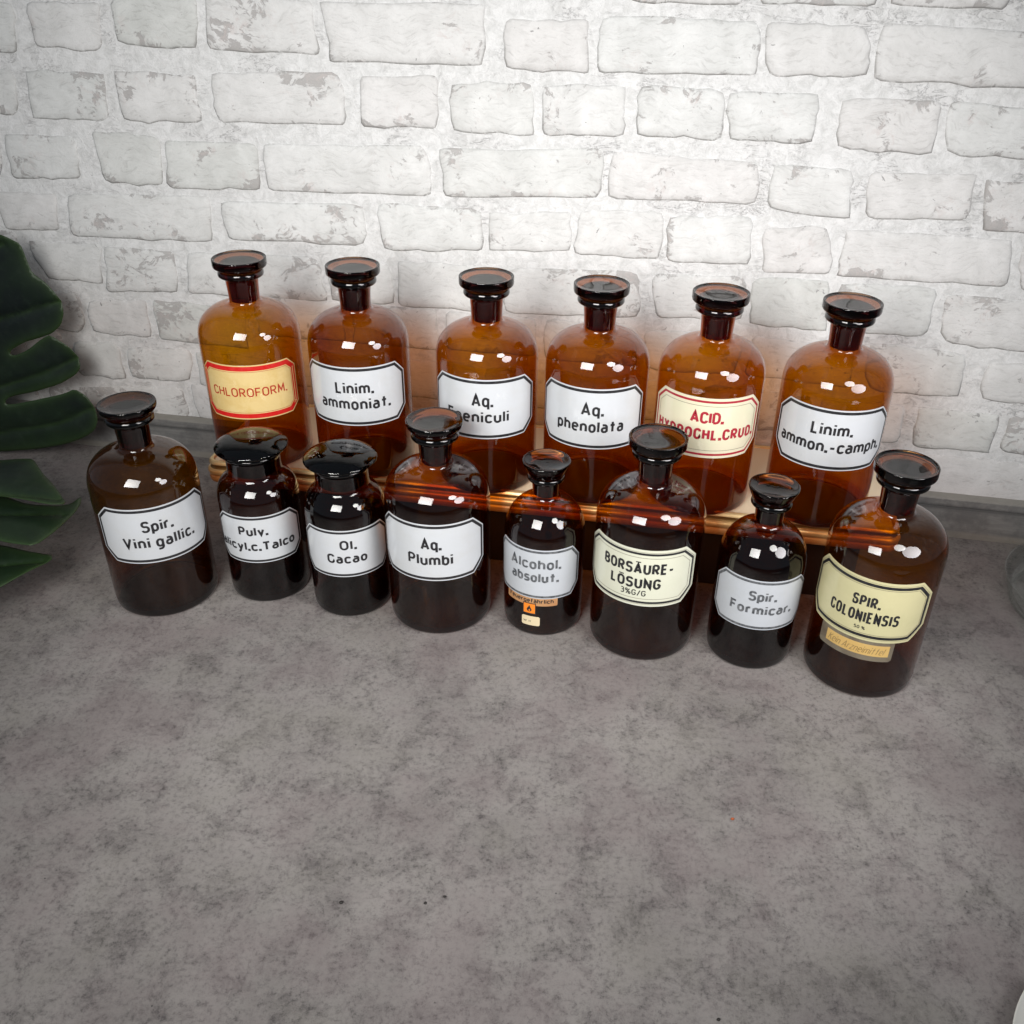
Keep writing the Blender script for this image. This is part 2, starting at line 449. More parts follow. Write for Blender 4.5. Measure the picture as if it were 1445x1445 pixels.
# ------------------------------------------------------------------ bottle glass
def amber_wall(name, t1, dusty=0.0):
    """hollow bottle wall: one sheet, tint by Beer-Lambert over the wall value crossed, thickness plus shade added low down"""
    a = N(name)
    v = a.coord('Object')
    at = a.n('Attribute', _attribute_name='wall').outputs['Fac']
    geo = a.n('NewGeometry')
    dot = a.n('VectorMath', _operation='DOT_PRODUCT', i0=geo.outputs['Incoming'], i1=geo.outputs['Normal']).outputs['Value']
    c2 = a.math('MULTIPLY', dot, dot)
    cosT = a.math('SQRT', a.math('SUBTRACT', 1.0, a.math('DIVIDE', a.math('SUBTRACT', 1.0, c2), 2.31)))
    nz = a.noise(26, 3, 0.5, v, 0.4)
    path = a.math('DIVIDE', a.math('MULTIPLY', at, a.math('ADD', 0.86, a.math('MULTIPLY', nz, 0.28))), cosT)
    ch = [a.math('POWER', t, path) for t in t1]
    col = a.n('CombineColor', Red=ch[0], Green=ch[1], Blue=ch[2]).outputs[0]
    tr = a.n('BsdfTransparent', Color=col).outputs[0]
    wave = a.noise(9, 2, 0.4, v)
    nb = a.bump(wave, 0.10, 0.004)
    ior = a.math('SUBTRACT', 1.5, a.math('MULTIPLY', geo.outputs['Backfacing'], 1.5-1/1.5))
    fr = a.n('Fresnel', IOR=ior, Normal=nb).outputs[0]
    f2 = a.math('MULTIPLY', fr, a.math('SUBTRACT', 1.3, a.math('MULTIPLY', fr, 0.3)), True)
    zr = a.n('SeparateXYZ', Vector=v).outputs[2]
    foot = a.ramp(a.math('MULTIPLY', zr, 50.0), [(0.35, 0.38), (0.75, 0.022)])
    gl = a.n('BsdfGlossy', Color=(1, 1, 1, 1), Roughness=foot, Normal=nb).outputs[0]
    mx = a.n('MixShader', i0=f2, i1=tr, i2=gl).outputs[0]
    if dusty:
        # faint limescale bloom on the shoulder
        z = a.n('SeparateXYZ', Vector=v).outputs[2]
        dm = a.ramp(a.noise(48, 7, 0.75, v, 1.2), [(0.56, 0.0), (0.72, 1.0)])
        hi = a.ramp(a.math('MULTIPLY', z, 4.0), [(0.58, 0.0), (0.66, 1.0), (0.72, 0.2)])
        df = a.n('BsdfDiffuse', Color=(0.42, 0.37, 0.33, 1)).outputs[0]
        mx = a.n('MixShader', i0=a.math('MULTIPLY', a.math('MULTIPLY', dm, hi), dusty), i1=mx, i2=df).outputs[0]
    a.surf(mx)
    return a.m
def solid_glass(name, col, density):
    a = N(name)
    v = a.coord('Object')
    nb = a.bump(a.noise(60, 3, 0.5, v), 0.03, 0.001)
    g = a.n('BsdfGlass', Color=(1, 1, 1, 1), Roughness=0.01, IOR=1.5, Normal=nb)
    a.surf(g.outputs[0])
    va = a.n('VolumeAbsorption', Color=(*col, 1), Density=density)
    a.t.links.new(va.outputs[0], a.out.inputs['Volume'])
    return a.m

def catmull(P, sub=4):
    out = []
    n = len(P)
    for i in range(n-1):
        p0, p1, p2, p3 = P[max(i-1, 0)], P[i], P[i+1], P[min(i+2, n-1)]
        for k in range(sub):
            t = k/sub
            q = []
            for c in range(len(p1)):
                m1 = (p2[c]-p0[c])*0.5 if i > 0 else (p2[c]-p1[c])
                m2 = (p3[c]-p1[c])*0.5 if i < n-2 else (p2[c]-p1[c])
                q.append((2*t**3-3*t*t+1)*p1[c]+(t**3-2*t*t+t)*m1+(-2*t**3+3*t*t)*p2[c]+(t**3-t*t)*m2)
            out.append(tuple(q))
    out.append(tuple(P[-1]))
    return out
def lathe(name, prof, seg=96, attr=False):
    """prof: list of (r, z[, wall]) in mm"""
    V, F, A = [], [], []
    n = len(prof)
    for k in range(seg):
        a = 2*math.pi*k/seg
        for p in prof:
            r = max(p[0], 0.02)
            V.append((r*math.cos(a)/1000, r*math.sin(a)/1000, p[1]/1000))
            A.append(p[2] if attr else 0)
    for k in range(seg):
        k2 = (k+1) % seg
        for j in range(n-1):
            F.append((k*n+j, k2*n+j, k2*n+j+1, k*n+j+1))
    me = mesh(name, V, F)
    if attr:
        at = me.attributes.new('wall', 'FLOAT', 'POINT')
        at.data.foreach_set('value', A)
    return me

def prof_large(R=52.5, zs=1.0):
    k = R/52.5
    b = [(0, 5.5, 7), (28, 4.5, 7), (43, 2.2, 7), (48.0, 0.4, 7), (50.2, 0.5, 6), (51.8, 2.2, 5), (52.4, 5, 5), (52.5, 10, 4)]
    s = [(52.5, 14, 3.0), (52.5, 50, 2.6), (52.5, 90, 2.1), (52.5, 125, 1.8), (52.5, 132, 1.8), (52.4, 138, 1.8), (51.8, 144, 1.8), (50.1, 150.5, 2.0), (47.2, 156.2, 2.0), (43.0, 161.2, 2.0), (37.6, 165.4, 2.1), (31.0, 168.6, 2.2), (24.5, 170.4, 2.4), (19.0, 171.4, 2.8), (16.3, 173.2, 3.2), (15.6, 177, 3.4), (16.0, 188, 3.4), (16.9, 199, 3.6)]  # wall value rises downwards, putting shade on the lower body into the tint
    t = [(17.4, 199.4, 8), (20.8, 199.6, 14), (22.8, 201.2, 16), (23.0, 203.6, 16), (22.2, 205.8, 14), (20.0, 206.8, 9), (17.0, 206.8, 5), (15.7, 205.0, 3)]
    P = catmull(b, 3)[:-1]+catmull(s, 4)[:-1]+catmull(t, 3)
    return [(r*k, z*zs, w) for r, z, w in P]
def prof_small(R=40.8):
    k = R/40.8
    b = [(0, 4.5, 7), (22, 3.6, 7), (33, 1.8, 7), (37.0, 0.4, 7), (39.0, 0.5, 6), (40.2, 2.0, 5), (40.7, 4.4, 3.6), (40.8, 8, 2.4)]
    s = [(40.8, 12, 3.7), (40.8, 45, 3.2), (40.8, 80, 2.5), (40.8, 104, 2.0), (40.5, 110, 2.1), (39.6, 116, 2.1), (37.6, 122.5, 2.1), (34.4, 129, 2.2), (30.0, 134.8, 2.2), (24.6, 139.6, 2.3), (19.0, 142.6, 2.5), (15.2, 144.4, 2.8), (13.5, 147, 3.2), (13.1, 151, 3.3), (13.5, 158, 3.4), (14.2, 163, 3.6)]  # larger wall values low down darken the glass in place of shade
    t = [(14.8, 163.6, 8), (17.2, 164.0, 14), (18.6, 165.4, 15), (18.6, 167.6, 15), (17.6, 169.2, 10), (15.0, 169.6, 5), (13.6, 168, 3)]
    P = catmull(b, 3)[:-1]+catmull(s, 4)[:-1]+catmull(t, 3)
    return [(r*k, z*k**.5, w) for r, z, w in P]
def prof_jar(R=41.3):
    b = [(0, 4.5, 7), (22, 3.6, 7), (33, 1.8, 7), (37.4, 0.4, 7), (39.4, 0.5, 6), (40.7, 2.0, 5), (41.2, 4.4, 3.6), (41.3, 8, 2.6)]
    s = [(41.3, 12, 3.8), (41.3, 45, 3.2), (41.3, 80, 2.6), (41.3, 108, 2.2), (41.2, 114, 2.3), (40.3, 120.5, 2.3), (38.0, 127, 2.3), (34.4, 132.4, 2.4), (30.6, 136.0, 2.6), (28.2, 138.6, 2.9), (27.2, 142, 3.2), (27.0, 150, 3.2), (27.3, 157.0, 3.2)]  # lower wall values raised as well, shade painted through the tint
    t = [(27.6, 158.4, 5), (28.8, 159.0, 8), (29.6, 160.4, 9), (29.4, 162.0, 9), (28.2, 163.0, 6), (27.0, 163.0, 5), (26.0, 161.8, 3)]
    P = catmull(b, 3)[:-1]+catmull(s, 4)[:-1]+catmull(t, 3)
    k = R/41.3
    return [(r*k, z, w) for r, z, w in P]
ST = {
 # flat disc on a gap above the lip
 'disc': [(0, 217.0), (14, 217.0), (21, 217.2), (24.4, 217.6), (25.8, 218.5), (26.7, 218.5), (27.2, 217.8), (27.25, 214), (27.1, 211.4), (26.3, 209.9), (24.6, 209.3), (20.0, 209.0), (16.2, 208.6), (15.0, 206.8), (14.6, 203), (14.0, 188), (13.2, 176), (12.4, 174.4), (0, 174.2)],
 # disc flaring straight up from the lip
 'flare': [(0, 216.2), (12, 216.4), (20, 217.2), (25.2, 218.4), (26.6, 218.5), (27.2, 217.6), (27.2, 215.0), (26.2, 212.4), (24.0, 210.0), (22.2, 208.2), (19.5, 207.5), (15.2, 206.9), (14.6, 203), (14.0, 188), (13.2, 176), (12.4, 174.4), (0, 174.2)],
 'small': [(0, 180.6), (8, 181.0), (16, 182.2), (21.6, 183.8), (22.8, 183.9), (23.3, 183.2), (23.0, 181.2), (21.0, 176.4), (19.2, 172.6), (17.4, 170.6), (14.2, 170.2), (12.7, 168.6), (12.2, 164), (11.6, 150), (11.0, 147.6), (0, 147.4)],
 'mushroom': [(0, 179.0), (10, 178.6), (20, 177.0), (28, 174.2), (33.2, 171.2), (35.8, 169.2), (36.4, 167.8), (36.0, 166.6), (34.4, 165.9), (31.0, 165.2), (27.0, 164.6), (25.2, 163.2), (24.6, 159), (24.0, 146), (23.2, 142), (21.5, 141), (0, 140.8)],
}

# ------------------------------------------------------------------ flat print on curved glass
def wrapd(R, c, u, z, off):
    a = c+u/R
    r = R+off
    return (r*math.sin(a)/1000, -r*math.cos(a)/1000, z/1000)
def octagon(hw, ht, zc, cu, cv, ins=0.0):
    """chamfered rectangle, hw/ht half sizes; inset keeps edges parallel"""
    hw2, ht2 = hw-ins, ht-ins
    k = ins*(math.sqrt(cu*cu+cv*cv)-cu-cv)
    # chamfer line u/cu+v/cv = const moved inwards
    c = (hw-cu)/cu+ht/cv-ins*math.hypot(1/cu, 1/cv)
    ux = (c-ht2/cv)*cu        # u where chamfer meets the top edge
    vy = (c-hw2/cu)*cv        # v where chamfer meets the side edge
    return [(-ux, ht2), (ux, ht2), (hw2, vy), (hw2, -vy), (ux, -ht2), (-ux, -ht2), (-hw2, -vy), (-hw2, vy)]
def densify(P, closed=True, step=2.5):
    out = []
    n = len(P)
    for i in range(n if closed else n-1):
        a, b = P[i], P[(i+1) % n]
        m = max(1, int(math.hypot(b[0]-a[0], b[1]-a[1])/step))
        for k in range(m):
            t = k/m
            out.append((a[0]+(b[0]-a[0])*t, a[1]+(b[1]-a[1])*t))
    if not closed: out.append(P[-1])
    return out
def plate_mesh(R, c, zc, poly, off, uc=0.0, thick=True, tilt=0.0):
    """convex outline on the cylinder: columns between lower and upper edge, turned down to the glass at its rim"""
    us = sorted(set([round(p[0], 3) for p in poly]))
    cols = []
    for a, b in zip(us[:-1], us[1:]):
        m = max(1, int((b-a)/2.0))
        cols += [a+(b-a)*k/m for k in range(m)]
    cols.append(us[-1])
    def rng(u):
        lo, hi = 1e9, -1e9
        n = len(poly)
        for i in range(n):
            (x0, y0), (x1, y1) = poly[i], poly[(i+1) % n]
            if min(x0, x1)-2e-3 <= u <= max(x0, x1)+2e-3:
                if abs(x1-x0) < 4e-3: ys = (y0, y1)
                else:
                    t = min(1, max(0, (u-x0)/(x1-x0))); ys = (y0+(y1-y0)*t,)
                lo = min(lo, *ys); hi = max(hi, *ys)
        return lo, hi
    V, F = [], []
    for u in cols:
        lo, hi = rng(u)
        for t in (0, .5, 1):
            V.append(wrapd(R, c, uc+u, zc+lo+(hi-lo)*t+tilt*u, off))
    for i in range(len(cols)-1):
        for j in range(2):
            F.append((i*3+j, i*3+3+j, i*3+4+j, i*3+1+j))
    if thick:
        D = densify(poly, True, 2.0)
        b = len(V)
        for u, v_ in D:
            V.append(wrapd(R, c, uc+u, zc+v_+tilt*u, off))
            V.append(wrapd(R, c, uc+u, zc+v_+tilt*u, 0.02))
        m = len(D)
        for i in range(m):
            F.append((b+2*i, b+2*i+1, b+2*((i+1) % m)+1, b+2*((i+1) % m)))
    return mesh('label_plate', V, F)
def band_mesh(R, c, zc, polyA, polyB, off, uc=0.0, name='border'):
    V, F = [], []
    n = len(polyA)
    for i in range(n):
        a0, a1 = polyA[i], polyA[(i+1) % n]
        b0, b1 = polyB[i], polyB[(i+1) % n]
        m = max(1, int(math.hypot(a1[0]-a0[0], a1[1]-a0[1])/2.0))
        base = len(V)
        for k in range(m+1):
            t = k/m
            V.append(wrapd(R, c, uc+a0[0]+(a1[0]-a0[0])*t, zc+a0[1]+(a1[1]-a0[1])*t, off))
            V.append(wrapd(R, c, uc+b0[0]+(b1[0]-b0[0])*t, zc+b0[1]+(b1[1]-b0[1])*t, off))
        for k in range(m):
            F.append((base+2*k, base+2*k+1, base+2*k+3, base+2*k+2))
    return mesh(name, V, F)

# stroke alphabet: name -> (width, [(closed, radius, points)])
def rr_(*p): return list(p)
G = {}
def g(ch, w, *paths): G[ch] = (w, paths)
O_ = (1, .21, [(0, 0), (0, .7), (.42, .7), (.42, 0)])
g('L', .40, (0, 0, [(0, 1), (0, 0), (.40, 0)]))
g('i', .0, (0, 0, [(0, 0), (0, .7)]), (0, 0, [(0, .87), (0, 1.02)]))
g('n', .42, (0, 0, [(0, 0), (0, .7)]), (0, .2, [(0, .40), (0, .7), (.42, .7), (.42, 0)]))
g('m', .74, (0, 0, [(0, 0), (0, .7)]), (0, .18, [(0, .42), (0, .7), (.37, .7), (.37, 0)]), (0, .18, [(.37, .42), (.37, .7), (.74, .7), (.74, 0)]))
g('a', .40, (0, .2, [(.04, .7), (.40, .7), (.40, 0)]), (0, .19, [(.40, .41), (0, .41), (0, 0), (.40, 0), (.40, .2)]))
g('o', .42, O_)
g('t', .38, (0, 0, [(.19, 0), (.19, 1.0)]), (0, 0, [(0, .68), (.38, .68)]))
g('q', .42, O_, (0, 0, [(.42, .7), (.42, -.30)]))
g('p', .42, O_, (0, 0, [(0, .7), (0, -.30)]))
g('d', .42, O_, (0, 0, [(.42, 0), (.42, 1)]))
g('b', .42, O_, (0, 0, [(0, 0), (0, 1)]))
g('g', .42, O_, (0, .2, [(.42, .7), (.42, -.30), (.04, -.30)]))
g('A', .58, (0, 0, [(0, 0), (.29, 1), (.58, 0)]), (0, 0, [(.10, .28), (.48, .28)]))
g('F', .42, (0, 0, [(0, 0), (0, 1), (.44, 1)]), (0, 0, [(0, .52), (.38, .52)]))
g('e', .42, (0, 0, [(0, .36), (.42, .36)]), (0, .2, [(.42, .36), (.42, .7), (0, .7), (0, 0), (.38, 0)]))
g('u', .42, (0, .2, [(0, .7), (0, 0), (.42, 0), (.42, .35)]), (0, 0, [(.42, .7), (.42, 0)]))
g('l', .0, (0, 0, [(0, 0), (0, 1)]))
g('c', .38, (0, .2, [(.39, .56), (.38, .7), (0, .7), (0, 0), (.38, 0), (.39, .14)]))
g('h', .42, (0, 0, [(0, 0), (0, 1)]), (0, .2, [(0, .40), (0, .7), (.42, .7), (.42, 0)]))
g('v', .44, (0, 0, [(0, .7), (.22, 0), (.44, .7)]))
g('y', .44, (0, 0, [(0, .7), (.22, 0)]), (0, .06, [(.44, .7), (.14, -.30), (.0, -.30)]))
g('V', .56, (0, 0, [(0, 1), (.28, 0), (.56, 1)]))
g('P', .48, (0, 0, [(0, 0), (0, 1)]), (0, .27, [(0, 1), (.48, 1), (.48, .46), (0, .46)]))
g('B', .50, (0, 0, [(0, 0), (0, 1)]), (0, .23, [(0, 1), (.46, 1), (.46, .54), (0, .54)]), (0, .26, [(0, .54), (.50, .54), (.50, 0), (0, 0)]))
g('R', .50, (0, 0, [(0, 0), (0, 1)]), (0, .26, [(0, 1), (.48, 1), (.48, .48), (0, .48)]), (0, 0, [(.22, .48), (.50, 0)]))
g('O', .54, (1, .27, [(0, 0), (0, 1), (.54, 1), (.54, 0)]))
g('C', .48, (0, .25, [(.49, .78), (.48, 1), (0, 1), (0, 0), (.48, 0), (.49, .22)]))
g('S', .48, (0, .235, [(.46, .84), (.46, 1), (0, 1), (0, .53), (.48, .53), (.48, 0), (0, 0), (0, .17)]))
g('T', .54, (0, 0, [(0, 1), (.54, 1)]), (0, 0, [(.27, 1), (.27, 0)]))
g('s', .36, (0, .17, [(.35, .60), (.35, .7), (0, .7), (0, .36), (.37, .36), (.37, 0), (0, 0), (0, .11)]))
g('r', .27, (0, 0, [(0, 0), (0, .7)]), (0, .2, [(0, .40), (0, .7), (.28, .7)]))
g('U', .50, (0, .25, [(0, 1), (0, 0), (.50, 0), (.50, 1)]))
g('E', .42, (0, 0, [(.42, 1), (0, 1), (0, 0), (.42, 0)]), (0, 0, [(0, .52), (.38, .52)]))
g('D', .50, (0, 0, [(0, 0), (0, 1)]), (0, .3, [(0, 1), (.50, 1), (.50, 0), (0, 0)]))
g('H', .50, (0, 0, [(0, 0), (0, 1)]), (0, 0, [(.50, 0), (.50, 1)]), (0, 0, [(0, .52), (.50, .52)]))
g('I', .0, (0, 0, [(0, 0), (0, 1)]))
g('M', .64, (0, 0, [(0, 0), (.05, 1), (.32, .25), (.59, 1), (.64, 0)]))
g('N', .52, (0, 0, [(0, 0), (0, 1), (.52, 0), (.52, 1)]))
g('Y', .52, (0, 0, [(0, 1), (.26, .45), (.52, 1)]), (0, 0, [(.26, .45), (.26, 0)]))
g('K', .48, (0, 0, [(0, 0), (0, 1)]), (0, 0, [(.48, 1), (0, .42)]), (0, 0, [(.16, .60), (.50, 0)]))
g('G', .50, (0, .26, [(.49, .80), (.48, 1), (0, 1), (0, 0), (.50, 0), (.50, .47)]), (0, 0, [(.27, .47), (.50, .47)]))
g('W', .8, (0, 0, [(0, 1), (.2, 0), (.4, .8), (.6, 0), (.8, 1)]))
g('z', .38, (0, 0, [(0, .7), (.38, .7), (0, 0), (.38, 0)]))
g('f', .28, (0, .16, [(.30, 1), (.10, 1), (.10, 0)]), (0, 0, [(0, .68), (.28, .68)]))
g('-', .34, (0, 0, [(0, .38), (.34, .38)]))
g('/', .36, (0, 0, [(0, -.05), (.36, 1.05)]))
g('3', .44, (0, .2, [(.02, 1), (.42, 1), (.42, .54), (.14, .54)]), (0, .22, [(.14, .54), (.46, .54), (.46, 0), (0, 0)]))
g('5', .44, (0, 0, [(.42, 1), (.04, 1), (.02, .58)]), (0, .22, [(.02, .58), (.46, .58), (.46, 0), (0, 0)]))
g('0', .44, (1, .22, [(0, 0), (0, 1), (.44, 1), (.44, 0)]))
g('%', .70, (1, .12, [(0, .6), (0, 1), (.24, 1), (.24, .6)]), (1, .12, [(.46, 0), (.46, .4), (.70, .4), (.70, 0)]), (0, 0, [(.12, 0), (.58, 1)]))
for lo, base, y in (('ä', 'a', .88), ('Ä', 'A', 1.17), ('Ö', 'O', 1.17)):
    w, p = G[base]
    m_ = w/2
    G[lo] = (w, tuple(p)+((0, 0, [(m_-.12, y), (m_-.12, y+.12)]), (0, 0, [(m_+.12, y), (m_+.12, y+.12)])))
def fillet(P, closed, r):
    if r <= 0: return P
    n = len(P)
    out = []
    for i in range(n):
        if not closed and i in (0, n-1):
            out.append(P[i]); continue
        a, b, c = Vector(P[i-1]), Vector(P[i]), Vector(P[(i+1) % n])
        la, lc = (a-b).length, (c-b).length
        fa = la if (not closed and i-1 == 0) else la/2
        fc = lc if (not closed and i+1 == n-1) else lc/2
        q = min(r, fa, fc)
        p0, p3 = b+(a-b)*(q/la), b+(c-b)*(q/lc)
        p1, p2 = p0+(b-p0)*.5523, p3+(b-p3)*.5523
        for k in range(7):
            t = k/6
            v = p0*(1-t)**3+p1*3*t*(1-t)**2+p2*3*t*t*(1-t)+p3*t**3
            if not out or (Vector(out[-1])-v).length > 1e-4: out.append((v.x, v.y))
    if closed and (Vector(out[0])-Vector(out[-1])).length < 1e-4: out.pop()
    return out
def ribbon(P, closed, w):
    n = len(P)
    L, Rr = [], []
    for i in range(n):
        b = Vector(P[i])
        a = Vector(P[i-1]) if (i > 0 or closed) else None
        c = Vector(P[(i+1) % n]) if (i < n-1 or closed) else None
        d1 = (b-a).normalized() if a is not None else (c-b).normalized()
        d2 = (c-b).normalized() if c is not None else d1
        n1, n2 = Vector((-d1.y, d1.x)), Vector((-d2.y, d2.x))
        m = n1+n2
        if m.length < 1e-3: m = n1
        m.normalize()
        k = w/2/max(0.42, m.dot(n1))
        L.append(b+m*k); Rr.append(b-m*k)
    return L, Rr
def text_mesh(lines, R, c, off0, name='lettering'):
    """lines: (string, u0, u1, baseline z, cap height, stroke, slant, spacing)"""
    V, F = [], []
    for (st, u0, u1, zb, cap, stroke, slant, gap) in lines:
        sw = stroke/cap
        x = 0.0
        items = []
        for ch in st:
            if ch == ' ': x += .32; continue
            if ch == '.':
                items.append((ch, x)); x += sw*1.15+gap*.75; continue
            items.append((ch, x)); x += G[ch][0]+sw+gap
        total = x-gap
        sx = (u1-u0)/total
        cnt = 0
        for ch, x0 in items:
            paths = [(0, 0, [(0, .0+sw*.60-.0), (0, -sw*.60)])] if ch == '.' else G[ch][1]
            for closed, r, P in paths:
                Q = fillet([(px+x0+sw/2, py*(1-sw)+(sw/2) if ch != '.' else py+sw*.6) for px, py in P], closed, r)
                # scale to mm first so that stroke width stays even
                Q = [(q[0]*sx, q[1]*cap) for q in Q]
                Q2 = densify(Q, bool(closed), 1.6)
                wd = stroke*(1.2 if ch == '.' else 1.0)
                Lf, Rt = ribbon(Q2, bool(closed), wd)
                b = len(V)
                off = off0+0.012*(cnt % 3)
                cnt += 1
                for l, q in zip(Lf, Rt):
                    V.append(wrapd(R, c, u0+l.x+slant*l.y, zb+l.y, off))
                    V.append(wrapd(R, c, u0+q.x+slant*q.y, zb+q.y, off))
                m = len(Q2)
                for i in range(m if closed else m-1):
                    j = (i+1) % m
                    F.append((b+2*i, b+2*i+1, b+2*j+1, b+2*j))
    return mesh(name, V, F)

def enamel(name, col, mottle=None, amt=0.3, rough=0.16):
    a = N(name)
    v = a.coord('Object')
    n1 = a.noise(32, 5, 0.65, v, 0.4)
    c = a.mix(n1, tuple(x*.95 for x in col), tuple(min(1, x*1.04) for x in col))
    if mottle:
        c = a.mix(a.ramp(a.noise(45, 5, 0.7, v, 0.6), [(0.42, 0.0), (0.75, amt)]), c, mottle)
    c = a.mix(a.ramp(a.noise(190, 4, 0.7, v), [(0.74, 0.0), (0.80, 0.5)]), c, (0.35, 0.33, 0.3))
    a.principled(Base__Color=c, Roughness=rough, Normal=a.bump(n1, 0.05, 0.001), **{'Coat Weight': 0.3, 'Coat Roughness': 0.08})
    return a.m
def ink(name, col, faded=0.0):
    a = N(name)
    v = a.coord('Object')
    c = a.mix(a.ramp(a.noise(240, 5, 0.75, v, 0.5), [(0.40, 0.0), (0.72, 0.10+faded)]), col, tuple(min(1, x+0.28) for x in col))
    a.principled(Base__Color=c, Roughness=0.35)
    return a.m
M_WHITE = enamel('white label enamel', (0.56, 0.585, 0.61), (0.51, 0.51, 0.48), 0.35)
M_GREYW = enamel('greyish label enamel', (0.50, 0.53, 0.565), (0.45, 0.47, 0.47), 0.4)
M_YELL = enamel('aged yellow label', (0.70, 0.53, 0.24), (0.56, 0.37, 0.10), 0.6)
M_CREAM = enamel('cream label', (0.69, 0.64, 0.47), (0.64, 0.70, 0.48), 0.5)
M_PCREAM = enamel('pale cream label', (0.66, 0.67, 0.54), (0.60, 0.63, 0.48), 0.4)
M_DCREAM = enamel('deep cream label', (0.63, 0.59, 0.34), (0.55, 0.53, 0.29), 0.5)
M_IVORY = enamel('ivory label rim', (0.80, 0.78, 0.70))
M_BLACK = ink('black print', (0.012, 0.012, 0.014))
M_GREY = ink('faded grey print', (0.055, 0.062, 0.07), 0.45)
M_RED = ink('red print', (0.56, 0.008, 0.006))
M_BRICKR = ink('brick red print', (0.40, 0.035, 0.012))
M_CRIM = ink('crimson print', (0.34, 0.014, 0.03))
M_LINE = ink('thin grey line', (0.16, 0.13, 0.10))

# gloomier and lighter ambers, transmission per millimetre of wall
A_HONEY = amber_wall('honey amber glass', (0.885, 0.70, 0.17), 0.10)
A_BROWN = amber_wall('brown amber glass', (0.80, 0.59, 0.20), 0.07)
A_WARM = amber_wall('warm amber glass', (0.84, 0.645, 0.18), 0.08)
A_DEEP = amber_wall('deep brown glass', (0.72, 0.52, 0.29), 0.0)
A_FRONT = amber_wall('dark amber glass', (0.82, 0.63, 0.20), 0.05)
A_OLIVE = amber_wall('olive amber glass', (0.77, 0.60, 0.19), 0.03)
S_GLASS = solid_glass('amber stopper glass', (0.83, 0.59, 0.30), 520)
S_SMALL = solid_glass('dense amber stopper glass', (0.80, 0.58, 0.34), 580)
S_DEEP = solid_glass('deep brown stopper glass', (0.74, 0.62, 0.50), 330)

MESHES = {}
def bottle(kind, loc, R, zs, stopper, glass, label, group):
    nm = {'large': 'apothecary_bottle', 'small': 'small_apothecary_bottle', 'jar': 'wide_neck_jar'}[kind]
    t = empty(nm, loc)
    tag(t, label, 'jar' if kind == 'jar' else 'bottle', group)
    pr = {'large': lambda: prof_large(R, zs), 'small': lambda: prof_small(R), 'jar': lambda: prof_jar(R)}[kind]()
    o = obj('glass_body', lathe('glass_body', pr, 112, True), glass, t)
    zz = zs if kind == 'large' else ((R/40.8)**.5 if kind == 'small' else 1.0)
    kr = 1.0
    sp = catmull([(r*kr, z*zz) for r, z in ST[stopper]], 3)
    # keep flat discs crisp at the axis
    sp = [(max(r, 0.0), z) for r, z in sp]
    s = obj('stopper', lathe('stopper', sp[::-1], 96), S_DEEP if kind == 'jar' else S_SMALL if kind == 'small' else S_GLASS, t)
    return t

def octa_label(t, R, ang, zlo, zhi, hu, hc, cv, plate_mat, borders, lines, ink_mat, edge_mat=None, tilt=0.0):
    """hu: half width angle at the side edge (deg), hc: half width angle where the chamfer starts"""
    c = rad(ang)
    hw = rad(hu)*R
    cu = rad(hu-hc)*R
    zc, ht = (zlo+zhi)/2, (zhi-zlo)/2
    oct_ = octagon(hw, ht, zc, cu, cv)
    lab = obj('label_plate', plate_mesh(R, c, zc, oct_, 0.55), edge_mat or plate_mat, t)
    for i, (a, b, m) in enumerate(borders):
        obj('border' if b-a > 0.6 else 'fine_border', band_mesh(R, c, zc, octagon(hw, ht, zc, cu, cv, a), octagon(hw, ht, zc, cu, cv, b), 0.60+0.05*i), m, lab)
    if edge_mat:
        last = max(b for a, b, m in borders)
        obj('label_field', plate_mesh(R, c, zc, octagon(hw, ht, zc, cu, cv, last-0.05), 0.58, thick=False), plate_mat, lab)
    obj('lettering', text_mesh(lines, R, 0.0, 0.72), ink_mat, lab)
    return lab

RK = 'large amber apothecary bottles on the gilt tray'
FR = 'amber bottles and jars in the front row on the table'
def std(lines): return lines
LW = 2.35   # stroke of the big labels
zt = TRAY_Z
# back row, left to right --------------------------------------------------
b = bottle('large', (-0.3012, 0.9543, zt), 52.5, 1.0, 'disc', A_HONEY, 'honey amber bottle with yellow red-bordered CHLOROFORM. label, at the left end of the tray', RK)
octa_label(b, 52.5, 7.0, 62, 122.5, 60.5, 49.5, 9.5, M_YELL, [(1.2, 6.2, M_RED), (7.2, 7.6, M_BRICKR)], [('CHLOROFORM.', -34, 47, 87.5, 10.2, 1.4, 0, .12)], M_BRICKR)
b = bottle('large', (-0.1829, 0.9376, zt), 52.5, 1.0, 'disc', A_BROWN, 'brown bottle on the tray with white label reading Linim. ammoniat.', RK)
octa_label(b, 52.5, -1.5, 65.5, 130, 67.5, 53.5, 13, M_WHITE, [(1.3, 4.2, M_BLACK)], [('Linim.', -18, 21, 101, 13.2, LW, 0, .13), ('ammoniat.', -37, 38.5, 83.5, 13.2, LW, 0, .13)], M_BLACK)
b = bottle('large', (-0.0473, 0.9113, zt), 52.4, 1.0, 'disc', A_WARM, 'amber bottle on the tray with white label reading Aq. Foeniculi', RK)
octa_label(b, 52.4, -3.5, 66.5, 131, 66.5, 51.5, 13, M_WHITE, [(1.3, 4.2, M_BLACK)], [('Aq.', -13, 8, 102, 14.0, LW, 0, .13), ('Foeniculi', -41, 24.5, 84.3, 13.0, LW, 0, .13)], M_BLACK)
b = bottle('large', (0.0648, 0.8948, zt), 52.5, 1.0, 'disc', A_WARM, 'amber bottle on the tray with white label reading Aq. phenolata', RK)
